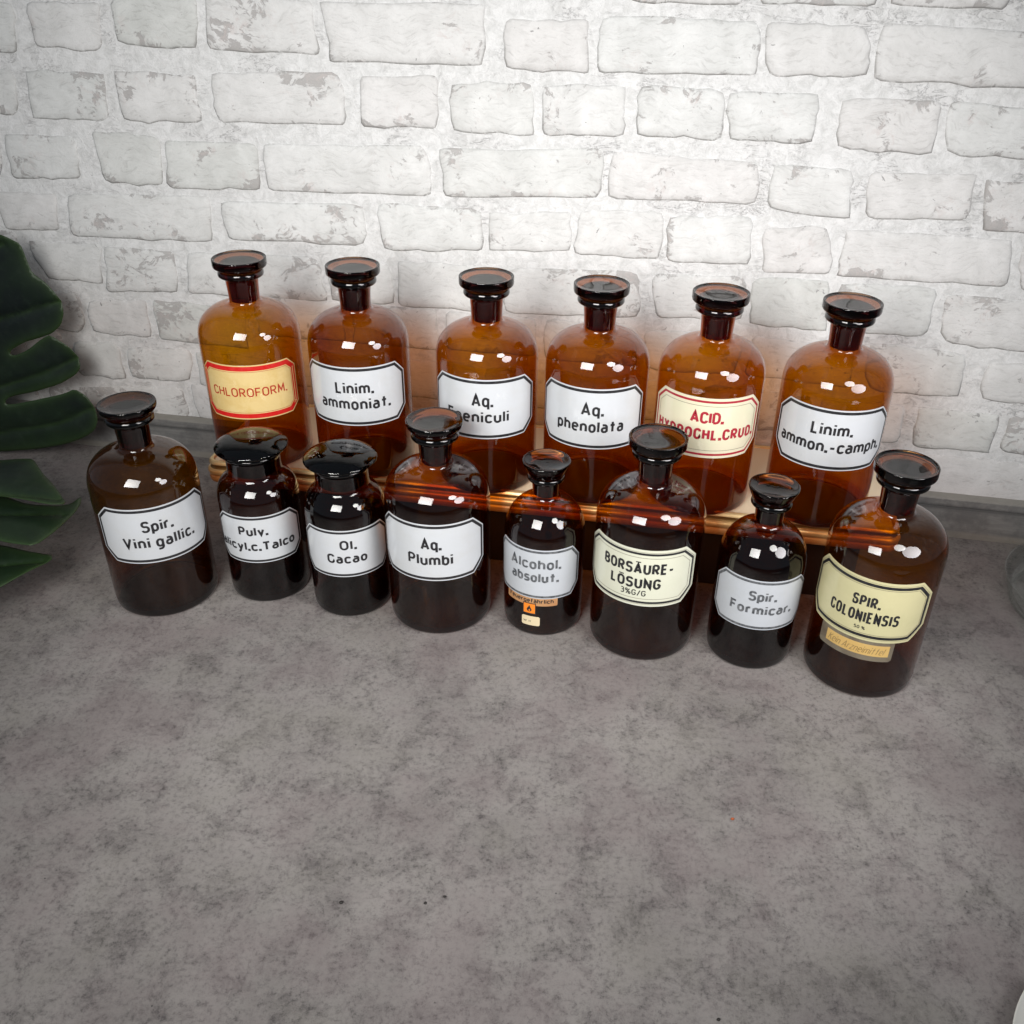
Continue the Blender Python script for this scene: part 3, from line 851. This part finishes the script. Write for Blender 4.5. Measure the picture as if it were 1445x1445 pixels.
octa_label(b, 52.5, -9.5, 66, 131, 67, 52.5, 13, M_WHITE, [(1.3, 4.2, M_BLACK)], [('Aq.', -17, 5, 102.3, 13.6, LW, 0, .13), ('phenolata', -43, 26.5, 84.2, 13.0, LW, 0, .13)], M_BLACK)
b = bottle('large', (0.1771, 0.8771, zt), 52.5, 1.0, 'disc', A_HONEY, 'honey amber bottle with cream label lettered in crimson ACID. HYDROCHL.CRUD.', RK)
octa_label(b, 52.5, -11.5, 68, 131.5, 67.5, 52.5, 13, M_CREAM, [(2.6, 4.9, M_CRIM), (8.0, 8.45, M_LINE)], [('ACID.', -25, 7, 105, 12.6, 2.5, 0, .10), ('HYDROCHL.CRUD.', -63, 43.5, 87.6, 12.0, 2.5, 0, .18)], M_CRIM)
b = bottle('large', (0.2963, 0.8571, zt), 52.5, 1.0, 'disc', A_WARM, 'amber bottle at the right end of the tray, white label reading Linim. ammon.-camph.', RK)
octa_label(b, 52.5, -13.0, 67.5, 131, 69, 53.5, 14, M_WHITE, [(1.3, 4.2, M_BLACK)], [('Linim.', -32.5, 6.5, 103.8, 13.2, LW, 0, .13), ('ammon.-camph.', -65, 41.5, 86, 13.0, LW, 0, .12)], M_BLACK)
# front row, left to right -------------------------------------------------
b = bottle('large', (-0.3903, 0.8286, 0), 52.5, 1.01, 'flare', A_OLIVE, 'dark amber bottle at the left end of the front row, label Spir. Vini gallic.', FR)
octa_label(b, 52.5, 28.5, 69, 131.5, 68, 53.5, 13, M_WHITE, [(1.3, 4.2, M_BLACK)], [('Spir.', 11, 40.5, 104.6, 13.0, LW, 0, .13), ('Vini gallic.', -10, 61.5, 86.3, 13.0, LW, 0, .15)], M_BLACK)
b = bottle('jar', (-0.2827, 0.8477, 0), 41.5, 1.0, 'mushroom', A_DEEP, 'dark brown wide-neck jar with domed stopper and white label Pulv. salicyl.c.Talco', FR)
octa_label(b, 41.5, 8.0, 51.8, 107, 69, 53.0, 11.5, M_WHITE, [(1.1, 3.6, M_BLACK)], [('Pulv.', -13, 16.5, 84.5, 11.2, 2.2, 0, .12), ('salicyl.c.Talco', -47, 44.5, 66.5, 11.0, 2.2, 0, .10)], M_BLACK)
b = bottle('jar', (-0.1887, 0.8248, 0), 40.9, 1.0, 'mushroom', A_DEEP, 'dark brown wide-neck jar with domed stopper and white label Ol. Cacao', FR)
octa_label(b, 40.9, 8.5, 52, 107, 73, 57.5, 12, M_WHITE, [(1.1, 3.6, M_BLACK)], [('Ol.', 0, 16.5, 84.6, 11.4, 2.2, 0, .13), ('Cacao', -14, 26.5, 68.5, 11.2, 2.2, 0, .13)], M_BLACK)
b = bottle('large', (-0.0924, 0.8100, 0), 52.5, 1.0, 'flare', A_FRONT, 'amber front row bottle with white label reading Aq. Plumbi, between jar and small bottle', FR)
octa_label(b, 52.5, -6.0, 68.5, 133, 67, 51.5, 14, M_WHITE, [(1.3, 4.2, M_BLACK)], [('Aq.', -12, 7.5, 104.6, 13.2, LW, 0, .13), ('Plumbi', -26, 18.5, 86.6, 13.0, LW, 0, .13)], M_BLACK)
alc = bottle('small', (0.0149, 0.7993, 0), 40.5, 1.0, 'small', A_FRONT, 'small amber bottle labelled Alcohol. absolut. with an orange flame sticker below', FR)
octa_label(alc, 40.5, -15.0, 47.8, 105.5, 71, 57.0, 13, M_GREYW, [(1.1, 3.6, M_GREY)], [('Alcohol.', -36.5, 16.5, 83, 12.2, 2.25, 0, .12), ('absolut.', -35, 14.5, 67.6, 11.6, 2.25, 0, .12)], M_GREY)
bors = bottle('large', (0.1160, 0.7752, 0), 52.5, 1.02, 'disc', A_FRONT, 'amber front row bottle with pale cream label reading BORSÄURE-LÖSUNG 3%G/G', FR)
octa_label(bors, 52.5, -19.0, 68.5, 132, 69, 53.0, 14, M_PCREAM, [(2.2, 2.6, M_LINE), (3.2, 5.6, M_BLACK), (8.4, 8.8, M_LINE)], [('BORSÄURE-', -51, 19, 105.2, 12.2, 2.35, 0, .16), ('LÖSUNG', -41.5, 7.5, 88.6, 12.0, 2.35, 0, .16), ('3%G/G', -30, -5.5, 80.2, 6.6, 1.0, 0, .13)], M_BLACK)
b = bottle('small', (0.2233, 0.7549, 0), 41.6, 1.0, 'small', A_DEEP, 'small dark bottle with faded grey lettering Spir. Formicar. on a white label', FR)
octa_label(b, 41.6, -8.0, 50.5, 106.5, 72, 56.0, 12, M_GREYW, [(1.1, 3.6, M_GREY)], [('Spir.', -17.5, 8.5, 83.3, 11.3, 2.2, 0, .12), ('Formicar.', -34.5, 26.5, 67.8, 11.2, 2.2, 0, .13)], M_GREY)
col = bottle('large', (0.3268, 0.7271, 0), 52.4, 1.032, 'disc', A_FRONT, 'amber bottle at the right end with yellowish label SPIR. COLONIENSIS over an orange strip', FR)
octa_label(col, 52.4, -31.0, 68.5, 134, 69, 53.0, 15, M_DCREAM, [(2.2, 2.5, M_LINE), (3.4, 6.4, M_BLACK), (7.4, 7.8, M_LINE)], [('SPIR.', -38.5, -14.5, 104.6, 11.8, 2.1, 0, .22), ('COLONIENSIS', -58.5, 4.5, 87.6, 12.4, 2.1, 0, .26), ('50 %', -32.2, -22.4, 79.8, 3.6, .6, 0, .18)], M_BLACK)

# stickers -----------------------------------------------------------------
def rect(hw, ht, r=0.8): return [(-hw+r, ht), (hw-r, ht), (hw, ht-r), (hw, -ht+r), (hw-r, -ht), (-hw+r, -ht), (-hw, -ht+r), (-hw, ht-r)]
def sticker(t, name, R, u0, u1, z0, z1, mat, off=0.30, r=0.8, tilt=0.0):
    uc, zc = (u0+u1)/2, (z0+z1)/2
    me = plate_mesh(R, 0.0, zc, rect((u1-u0)/2, (z1-z0)/2, r), off, uc, True, tilt)
    return obj(name, me, mat, t)
M_PAPER = enamel('brown gummed paper', (0.50, 0.27, 0.12), (0.34, 0.13, 0.05), 0.7, 0.5)
M_ORANGE = enamel('orange warning paper', (0.86, 0.24, 0.015), None, 0, 0.45)
M_STRAW = enamel('cream paper sticker', (0.74, 0.62, 0.40), None, 0, 0.5)
M_OCHRE = enamel('orange yellow paper', (0.66, 0.44, 0.15), (0.56, 0.34, 0.09), 0.5, 0.5)
M_OLDG = enamel('old paper remains', (0.20, 0.17, 0.12), (0.08, 0.05, 0.03), 0.8, 0.6)
s = sticker(alc, 'paper_strip', 40.5, -42, 14.5, 38.5, 50, M_PAPER, 0.20)
s['label'] = 'brown paper strip lettered Feuergefährlich'
obj('lettering', text_mesh([('Feuergefährlich', -38.5, 10.5, 41.6, 5.4, 1.0, 0, .10)], 40.5, 0.0, 0.26), M_BLACK, s)
s = sticker(alc, 'warning_sticker', 40.5, -21, -7.2, 27.6, 41, M_BLACK, 0.32, 0.4)
s['label'] = 'square orange sticker with a black flame'
obj('orange_field', plate_mesh(40.5, 0.0, 34.3, rect(6.0, 5.8, 0.2), 0.36, -14.1, False), M_ORANGE, s)
def flame():
    P = [(0, -3.6), (1.6, -3.2), (2.5, -1.9), (2.4, -.4), (1.6, .9), (1.1, 1.6), (.7, 3.0), (-.1, 4.4), (-.6, 2.8), (-1.5, 1.4), (-2.4, 0), (-2.6, -1.6), (-1.7, -3.1)]
    V = [wrapd(40.5, 0, -14.1, 33.4, 0.42)]+[wrapd(40.5, 0, -14.1+x, 34.0+y, 0.42) for x, y in P]
    n = len(P)
    return mesh('flame', V, [(0, 1+(i+1) % n, 1+i) for i in range(n)])
obj('flame_symbol', flame(), M_BLACK, s)
def flame_in():
    P = [(0, -2.9), (.9, -2.4), (1.0, -1.4), (.2, -.2), (-.5, -1.2), (-.8, -2.2)]
    V = [wrapd(40.5, 0, -14.0, 34.0-1.6, 0.46)]+[wrapd(40.5, 0, -14.0+x, 34.0+y, 0.46) for x, y in P]
    n = len(P)
    return mesh('flame_core', V, [(0, 1+(i+1) % n, 1+i) for i in range(n)])
obj('flame_core', flame_in(), M_ORANGE, s)
s = sticker(alc, 'price_sticker', 40.5, -22, -3, 13.2, 24.4, M_STRAW, 0.30, 1.2)
obj('lettering', text_mesh([('W II', -20.5, -12.2, 17.2, 2.4, .5, 0, .12)], 40.5, 0.0, 0.36), M_BLACK, s)
s = sticker(col, 'old_paper_remains', 52.4, -64, 7.5, 46.2, 69, M_OLDG, 0.14, 2.0)
s = sticker(col, 'paper_strip', 52.4, -56, 3.6, 52.0, 64.5, M_OCHRE, 0.30, 0.3)
s['label'] = 'orange yellow paper strip with pencilled Kein Arzneimittel'
obj('lettering', text_mesh([('Kein Arzneimittel', -53.5, -1.5, 54.2, 7.6, .55, .28, .16)], 52.4, 0.0, 0.36), ink('pencil', (0.20, 0.12, 0.03), 0.3), s)

# ------------------------------------------------------------------ monstera leaves at the left edge
def leaf_mat():
    a = N('glossy dark leaf')
    v = a.coord('Object')
    n1 = a.noise(9, 4, 0.6, v, 0.4)
    n2 = a.noise(70, 5, 0.7, v)
    c = a.mix(a.ramp(n1, [(0.35, 0.0), (0.68, 1.0)]), (0.0025, 0.007, 0.006), (0.007, 0.021, 0.0055))
    at = a.n('Attribute', _attribute_name='rim').outputs['Fac']
    c = a.mix(a.math('MULTIPLY', at, 0.75), c, (0.026, 0.056, 0.012))
    c = a.mix(a.ramp(n2, [(0.5, 0.0), (0.8, 0.2)]), c, (0.05, 0.08, 0.05))
    a.principled(Base__Color=c, Roughness=0.52, Normal=a.bump(a.math('ADD', n1, a.math('MULTIPLY', n2, 0.2)), 0.2, 0.002))
    return a.m
def chaikin(P, it=2):
    for _ in range(it):
        Q = []
        n = len(P)
        for i in range(n):
            a, b = P[i], P[(i+1) % n]
            Q.append((a[0]*.82+b[0]*.18, a[1]*.82+b[1]*.18))
            Q.append((a[0]*.18+b[0]*.82, a[1]*.18+b[1]*.82))
        P = Q
    return P
def seg_d(p, a, b):
    ax, ay = a; bx, by = b
    dx, dy = bx-ax, by-ay
    t = max(0, min(1, ((p[0]-ax)*dx+(p[1]-ay)*dy)/(dx*dx+dy*dy)))
    return math.hypot(p[0]-ax-dx*t, p[1]-ay-dy*t)
def leaf(parent, outline, veins, place, mat, cup=0.02, smooth_it=2, sub=3.0):
    """outline in mm in the leaf's own plane; place(u, v, h) gives world metres"""
    P = chaikin(outline, smooth_it)
    bm = bmesh.new()
    vs = [bm.verts.new((x, y, 0)) for x, y in P]
    es = [bm.edges.new((vs[i], vs[(i+1) % len(vs)])) for i in range(len(vs))]
    bmesh.ops.triangle_fill(bm, use_beauty=True, edges=es)
    for _ in range(7):
        long_ = [e for e in bm.edges if e.calc_length() > sub*2]
        if not long_: break
        bmesh.ops.subdivide_edges(bm, edges=long_, cuts=1)
        bmesh.ops.triangulate(bm, faces=bm.faces[:])
    bmesh.ops.beautify_fill(bm, faces=bm.faces[:], edges=bm.edges[:])
    R_ = []
    top = []
    for v in bm.verts:
        p = (v.co.x, v.co.y)
        dv = min(seg_d(p, a, b) for a, b in veins)
        de = min(seg_d(p, P[i], P[(i+1) % len(P)]) for i in range(0, len(P)))
        h = -2.6*math.exp(-(dv/4.5)**2)+3.2*(1-math.exp(-dv/22.0))-1.8*math.exp(-de/12.0)+2.2*noise.noise(Vector((p[0]*.02, p[1]*.02, 0)))
        top.append((p[0], p[1], h))
        R_.append(math.exp(-de/6.0)+0.55*math.exp(-(dv/2.2)**2))
    F = [[v.index for v in f.verts] for f in bm.faces]
    bm.verts.index_update()
    F = [[v.index for v in f.verts] for f in bm.faces]
    bm.free()
    V = [place(u, v, h) for u, v, h in top]
    me = mesh('leaf', V, F)
    at = me.attributes.new('rim', 'FLOAT', 'POINT')
    at.data.foreach_set('value', R_)
    o = obj('leaf', me, mat, parent)
    md = o.modifiers.new('thickness', 'SOLIDIFY')
    md.thickness = 0.0006
    return o
def plant():
    root = Vector((-0.86, 0.93, 0))
    t = empty('monstera_plant', root)
    tag(t, 'dark green split-leaf monstera foliage reaching in from the left edge', 'plant')
    mat = leaf_mat()
    inv = -root
    L1 = [(-430, 20), (-420, 130), (-380, 230), (-330, 280), (-274, 298), (-222, 304), (-165, 302), (-155, 298), (-142, 292), (-139, 271), (-136, 258), (-121, 247), (-111, 232), (-107, 213), (-115, 196), (-130, 184), (-145, 178), (-172, 169), (-193, 157), (-197, 151), (-190, 150), (-170, 159), (-146, 176), (-134, 182), (-112, 167), (-106, 156), (-104, 141), (-114, 130), (-138, 116), (-176, 102), (-215, 91), (-223, 85), (-223, 80), (-207, 82), (-169, 93), (-136, 103), (-120, 111), (-105, 102), (-99, 87), (-97, 71), (-105, 55), (-122, 43), (-151, 30), (-201, 16), (-256, 8), (-323, 4), (-380, 6)]
    V1 = [((-300, 280), (-290, 10)), ((-290, 165), (-112, 224)), ((-290, 80), (-157, 128)), ((-157, 128), (-108, 152)), ((-290, 25), (-156, 58)), ((-156, 58), (-104, 84)), ((-290, 230), (-165, 290))]
    def pl1(u, v, h): return wp(u/1000, v/1000, 0.060+h/1000+0.00025*(u+200 if u < -200 else 0)*-1*0.2)+inv
    leaf(t, L1, V1, pl1, mat, smooth_it=1)
    def plane(z0, ax, ay, ref):
        def f(u, v, h): return Vector((u/1000, v/1000, z0+ax*(u-ref[0])/1000+ay*(v-ref[1])/1000+h/1000))+inv
        return f
    L2 = [(-720, 880), (-660, 920), (-623, 924), (-591, 924), (-569, 926), (-554, 925), (-533, 899), (-503, 866), (-480, 838), (-500, 835), (-555, 852), (-600, 866), (-720, 850)]
    leaf(t, L2, [((-720, 880), (-495, 848))], plane(0.100, 0, 0, (-540, 880)), mat, smooth_it=1)
    L2b = [(-720, 860), (-613, 893), (-577, 884), (-539, 867), (-507, 864), (-494, 868), (-488, 884), (-483, 866), (-487, 822), (-494, 784), (-518, 789), (-571, 808), (-720, 800)]
    leaf(t, L2b, [((-720, 835), (-495, 850))], plane(0.080, 0, 0, (-540, 850)), mat, smooth_it=1)
    L3 = [(-760, 800), (-660, 832), (-591, 832), (-560, 830), (-526, 821), (-494, 816), (-508, 783), (-524, 756), (-540, 732), (-600, 690), (-740, 690)]
    leaf(t, L3, [((-740, 750), (-505, 806))], plane(0.050, 0, 0, (-540, 790)), mat, smooth_it=1)
    # petioles
    stem = simple('green petiole', (0.03, 0.07, 0.02), 0.45, 0, 40, 0.2, 0.1)
    for end, mid in (((-0.755, 1.075, 0.03), (-0.83, 1.03, 0.02)), ((-0.72, 0.875, 0.100), (-0.80, 0.90, 0.085)), ((-0.72, 0.835, 0.080), (-0.80, 0.87, 0.06)), ((-0.74, 0.75, 0.050), (-0.81, 0.83, 0.04))):
        V, F = [], []
        a, m_, e = Vector((0, 0, 0.004)), Vector(mid)-root, Vector(end)-root
        for k in range(11):
            q = k/10
            c_ = a*(1-q)**2+m_*2*q*(1-q)+e*q*q
            d_ = ((m_-a)*(1-q)+(e-m_)*q).normalized()
            x_ = d_.orthogonal().normalized(); y_ = d_.cross(x_)
            for s_ in range(8):
                an = 2*math.pi*s_/8
                V.append(c_+(x_*math.cos(an)+y_*math.sin(an))*(0.0034-0.001*q))
        for k in range(10):
            for s_ in range(8):
                F.append((k*8+s_, k*8+(s_+1) % 8, k*8+8+(s_+1) % 8, k*8+8+s_))
        obj('stem', mesh('stem', V, F), stem, t)
plant()

# ------------------------------------------------------------------ things at the edges and crumbs
def clear_mat():
    a = N('clear dish glass')
    geo = a.n('NewGeometry')
    fr = a.n('Fresnel', IOR=a.math('SUBTRACT', 1.5, a.math('MULTIPLY', geo.outputs['Backfacing'], 1.5-1/1.5))).outputs[0]
    tr = a.n('BsdfTransparent', Color=(0.90, 0.91, 0.90, 1)).outputs[0]
    gl = a.n('BsdfGlossy', Color=(1, 1, 1, 1), Roughness=0.02).outputs[0]
    a.surf(a.n('MixShader', i0=fr, i1=tr, i2=gl).outputs[0])
    return a.m
def dish():
    t = empty('glass_dish', (0.612, 0.820, 0))
    tag(t, 'clear round glass dish cut off by the right edge beside the last bottle', 'dish')
    pr = catmull([(0, 2.2), (60, 2.0), (80, 1.2), (88, 1.6), (94, 6), (98, 16), (99.5, 26), (99.8, 30), (98.6, 30.6), (97.6, 30), (96.2, 24), (92, 10), (85, 5), (70, 4.4), (0, 4.6)], 3)
    obj('bowl', lathe('bowl', pr, 96), clear_mat(), t)
    obj('foot_ring', lathe('foot_ring', [(84, 0.3), (88.5, 0.3), (88.5, 1.4), (84, 1.2)], 96), clear_mat(), t)
dish()
def saucer():
    t = empty('white_saucer', (0.415, 0.300, 0))
    tag(t, 'white round saucer just entering the bottom right corner', 'saucer')
    m = enamel('white porcelain', (0.62, 0.61, 0.56), None, 0, 0.25)
    pr = catmull([(0, 4), (60, 4), (66, 5), (84, 10), (104, 15), (108, 16.5), (108.5, 15.6), (104, 12.6), (80, 6.4), (62, 2.0), (60, 0.6), (0, 0.8)], 3)
    obj('dish', lathe('dish', pr, 96), m, t)
    obj('foot_ring', lathe('foot_ring', [(56, 0.9), (56.5, 0.1), (59.5, 0.1), (60, 0.9)], 96), m, t)
saucer()
def crumb(x, y, r, mat, label, seed):
    rr = random.Random(seed)
    bm = bmesh.new()
    bmesh.ops.create_icosphere(bm, subdivisions=2, radius=r)
    for v in bm.verts:
        k = 1+0.45*noise.noise(v.co*900+Vector((seed, 0, 0)))
        v.co = Vector((v.co.x*k*1.3, v.co.y*k, v.co.z*k*0.7))
    me = bpy.data.meshes.new('crumb')
    bm.to_mesh(me); bm.free()
    me.polygons.foreach_set('use_smooth', [True]*len(me.polygons))
    o = obj('crumb', me, mat)
    o.location = (x, y, r*0.6)
    tag(o, label, 'crumb', 'crumbs on the bare table')
MB = simple('black grit', (0.015, 0.012, 0.01), 0.6, 0, 400, 0.3, 0.3)
MO = simple('rusty crumb', (0.35, 0.08, 0.02), 0.6, 0, 400, 0.3, 0.3)
crumb(-0.134, 0.444, 0.0012, MB, 'black crumb on the bare table, leftmost of the three black ones', 1)
crumb(-0.072, 0.445, 0.0010, MB, 'tiny black crumb on the bare table, middle one of three', 2)
crumb(-0.058, 0.451, 0.0009, MB, 'tiny black crumb on the bare table, rightmost of three close black ones', 3)
crumb(0.170, 0.529, 0.0012, MO, 'small rust-coloured crumb on the bare table right of centre', 4)
crumb(0.132, 0.361, 0.0010, MB, 'black speck near the bottom edge, right of centre', 5)
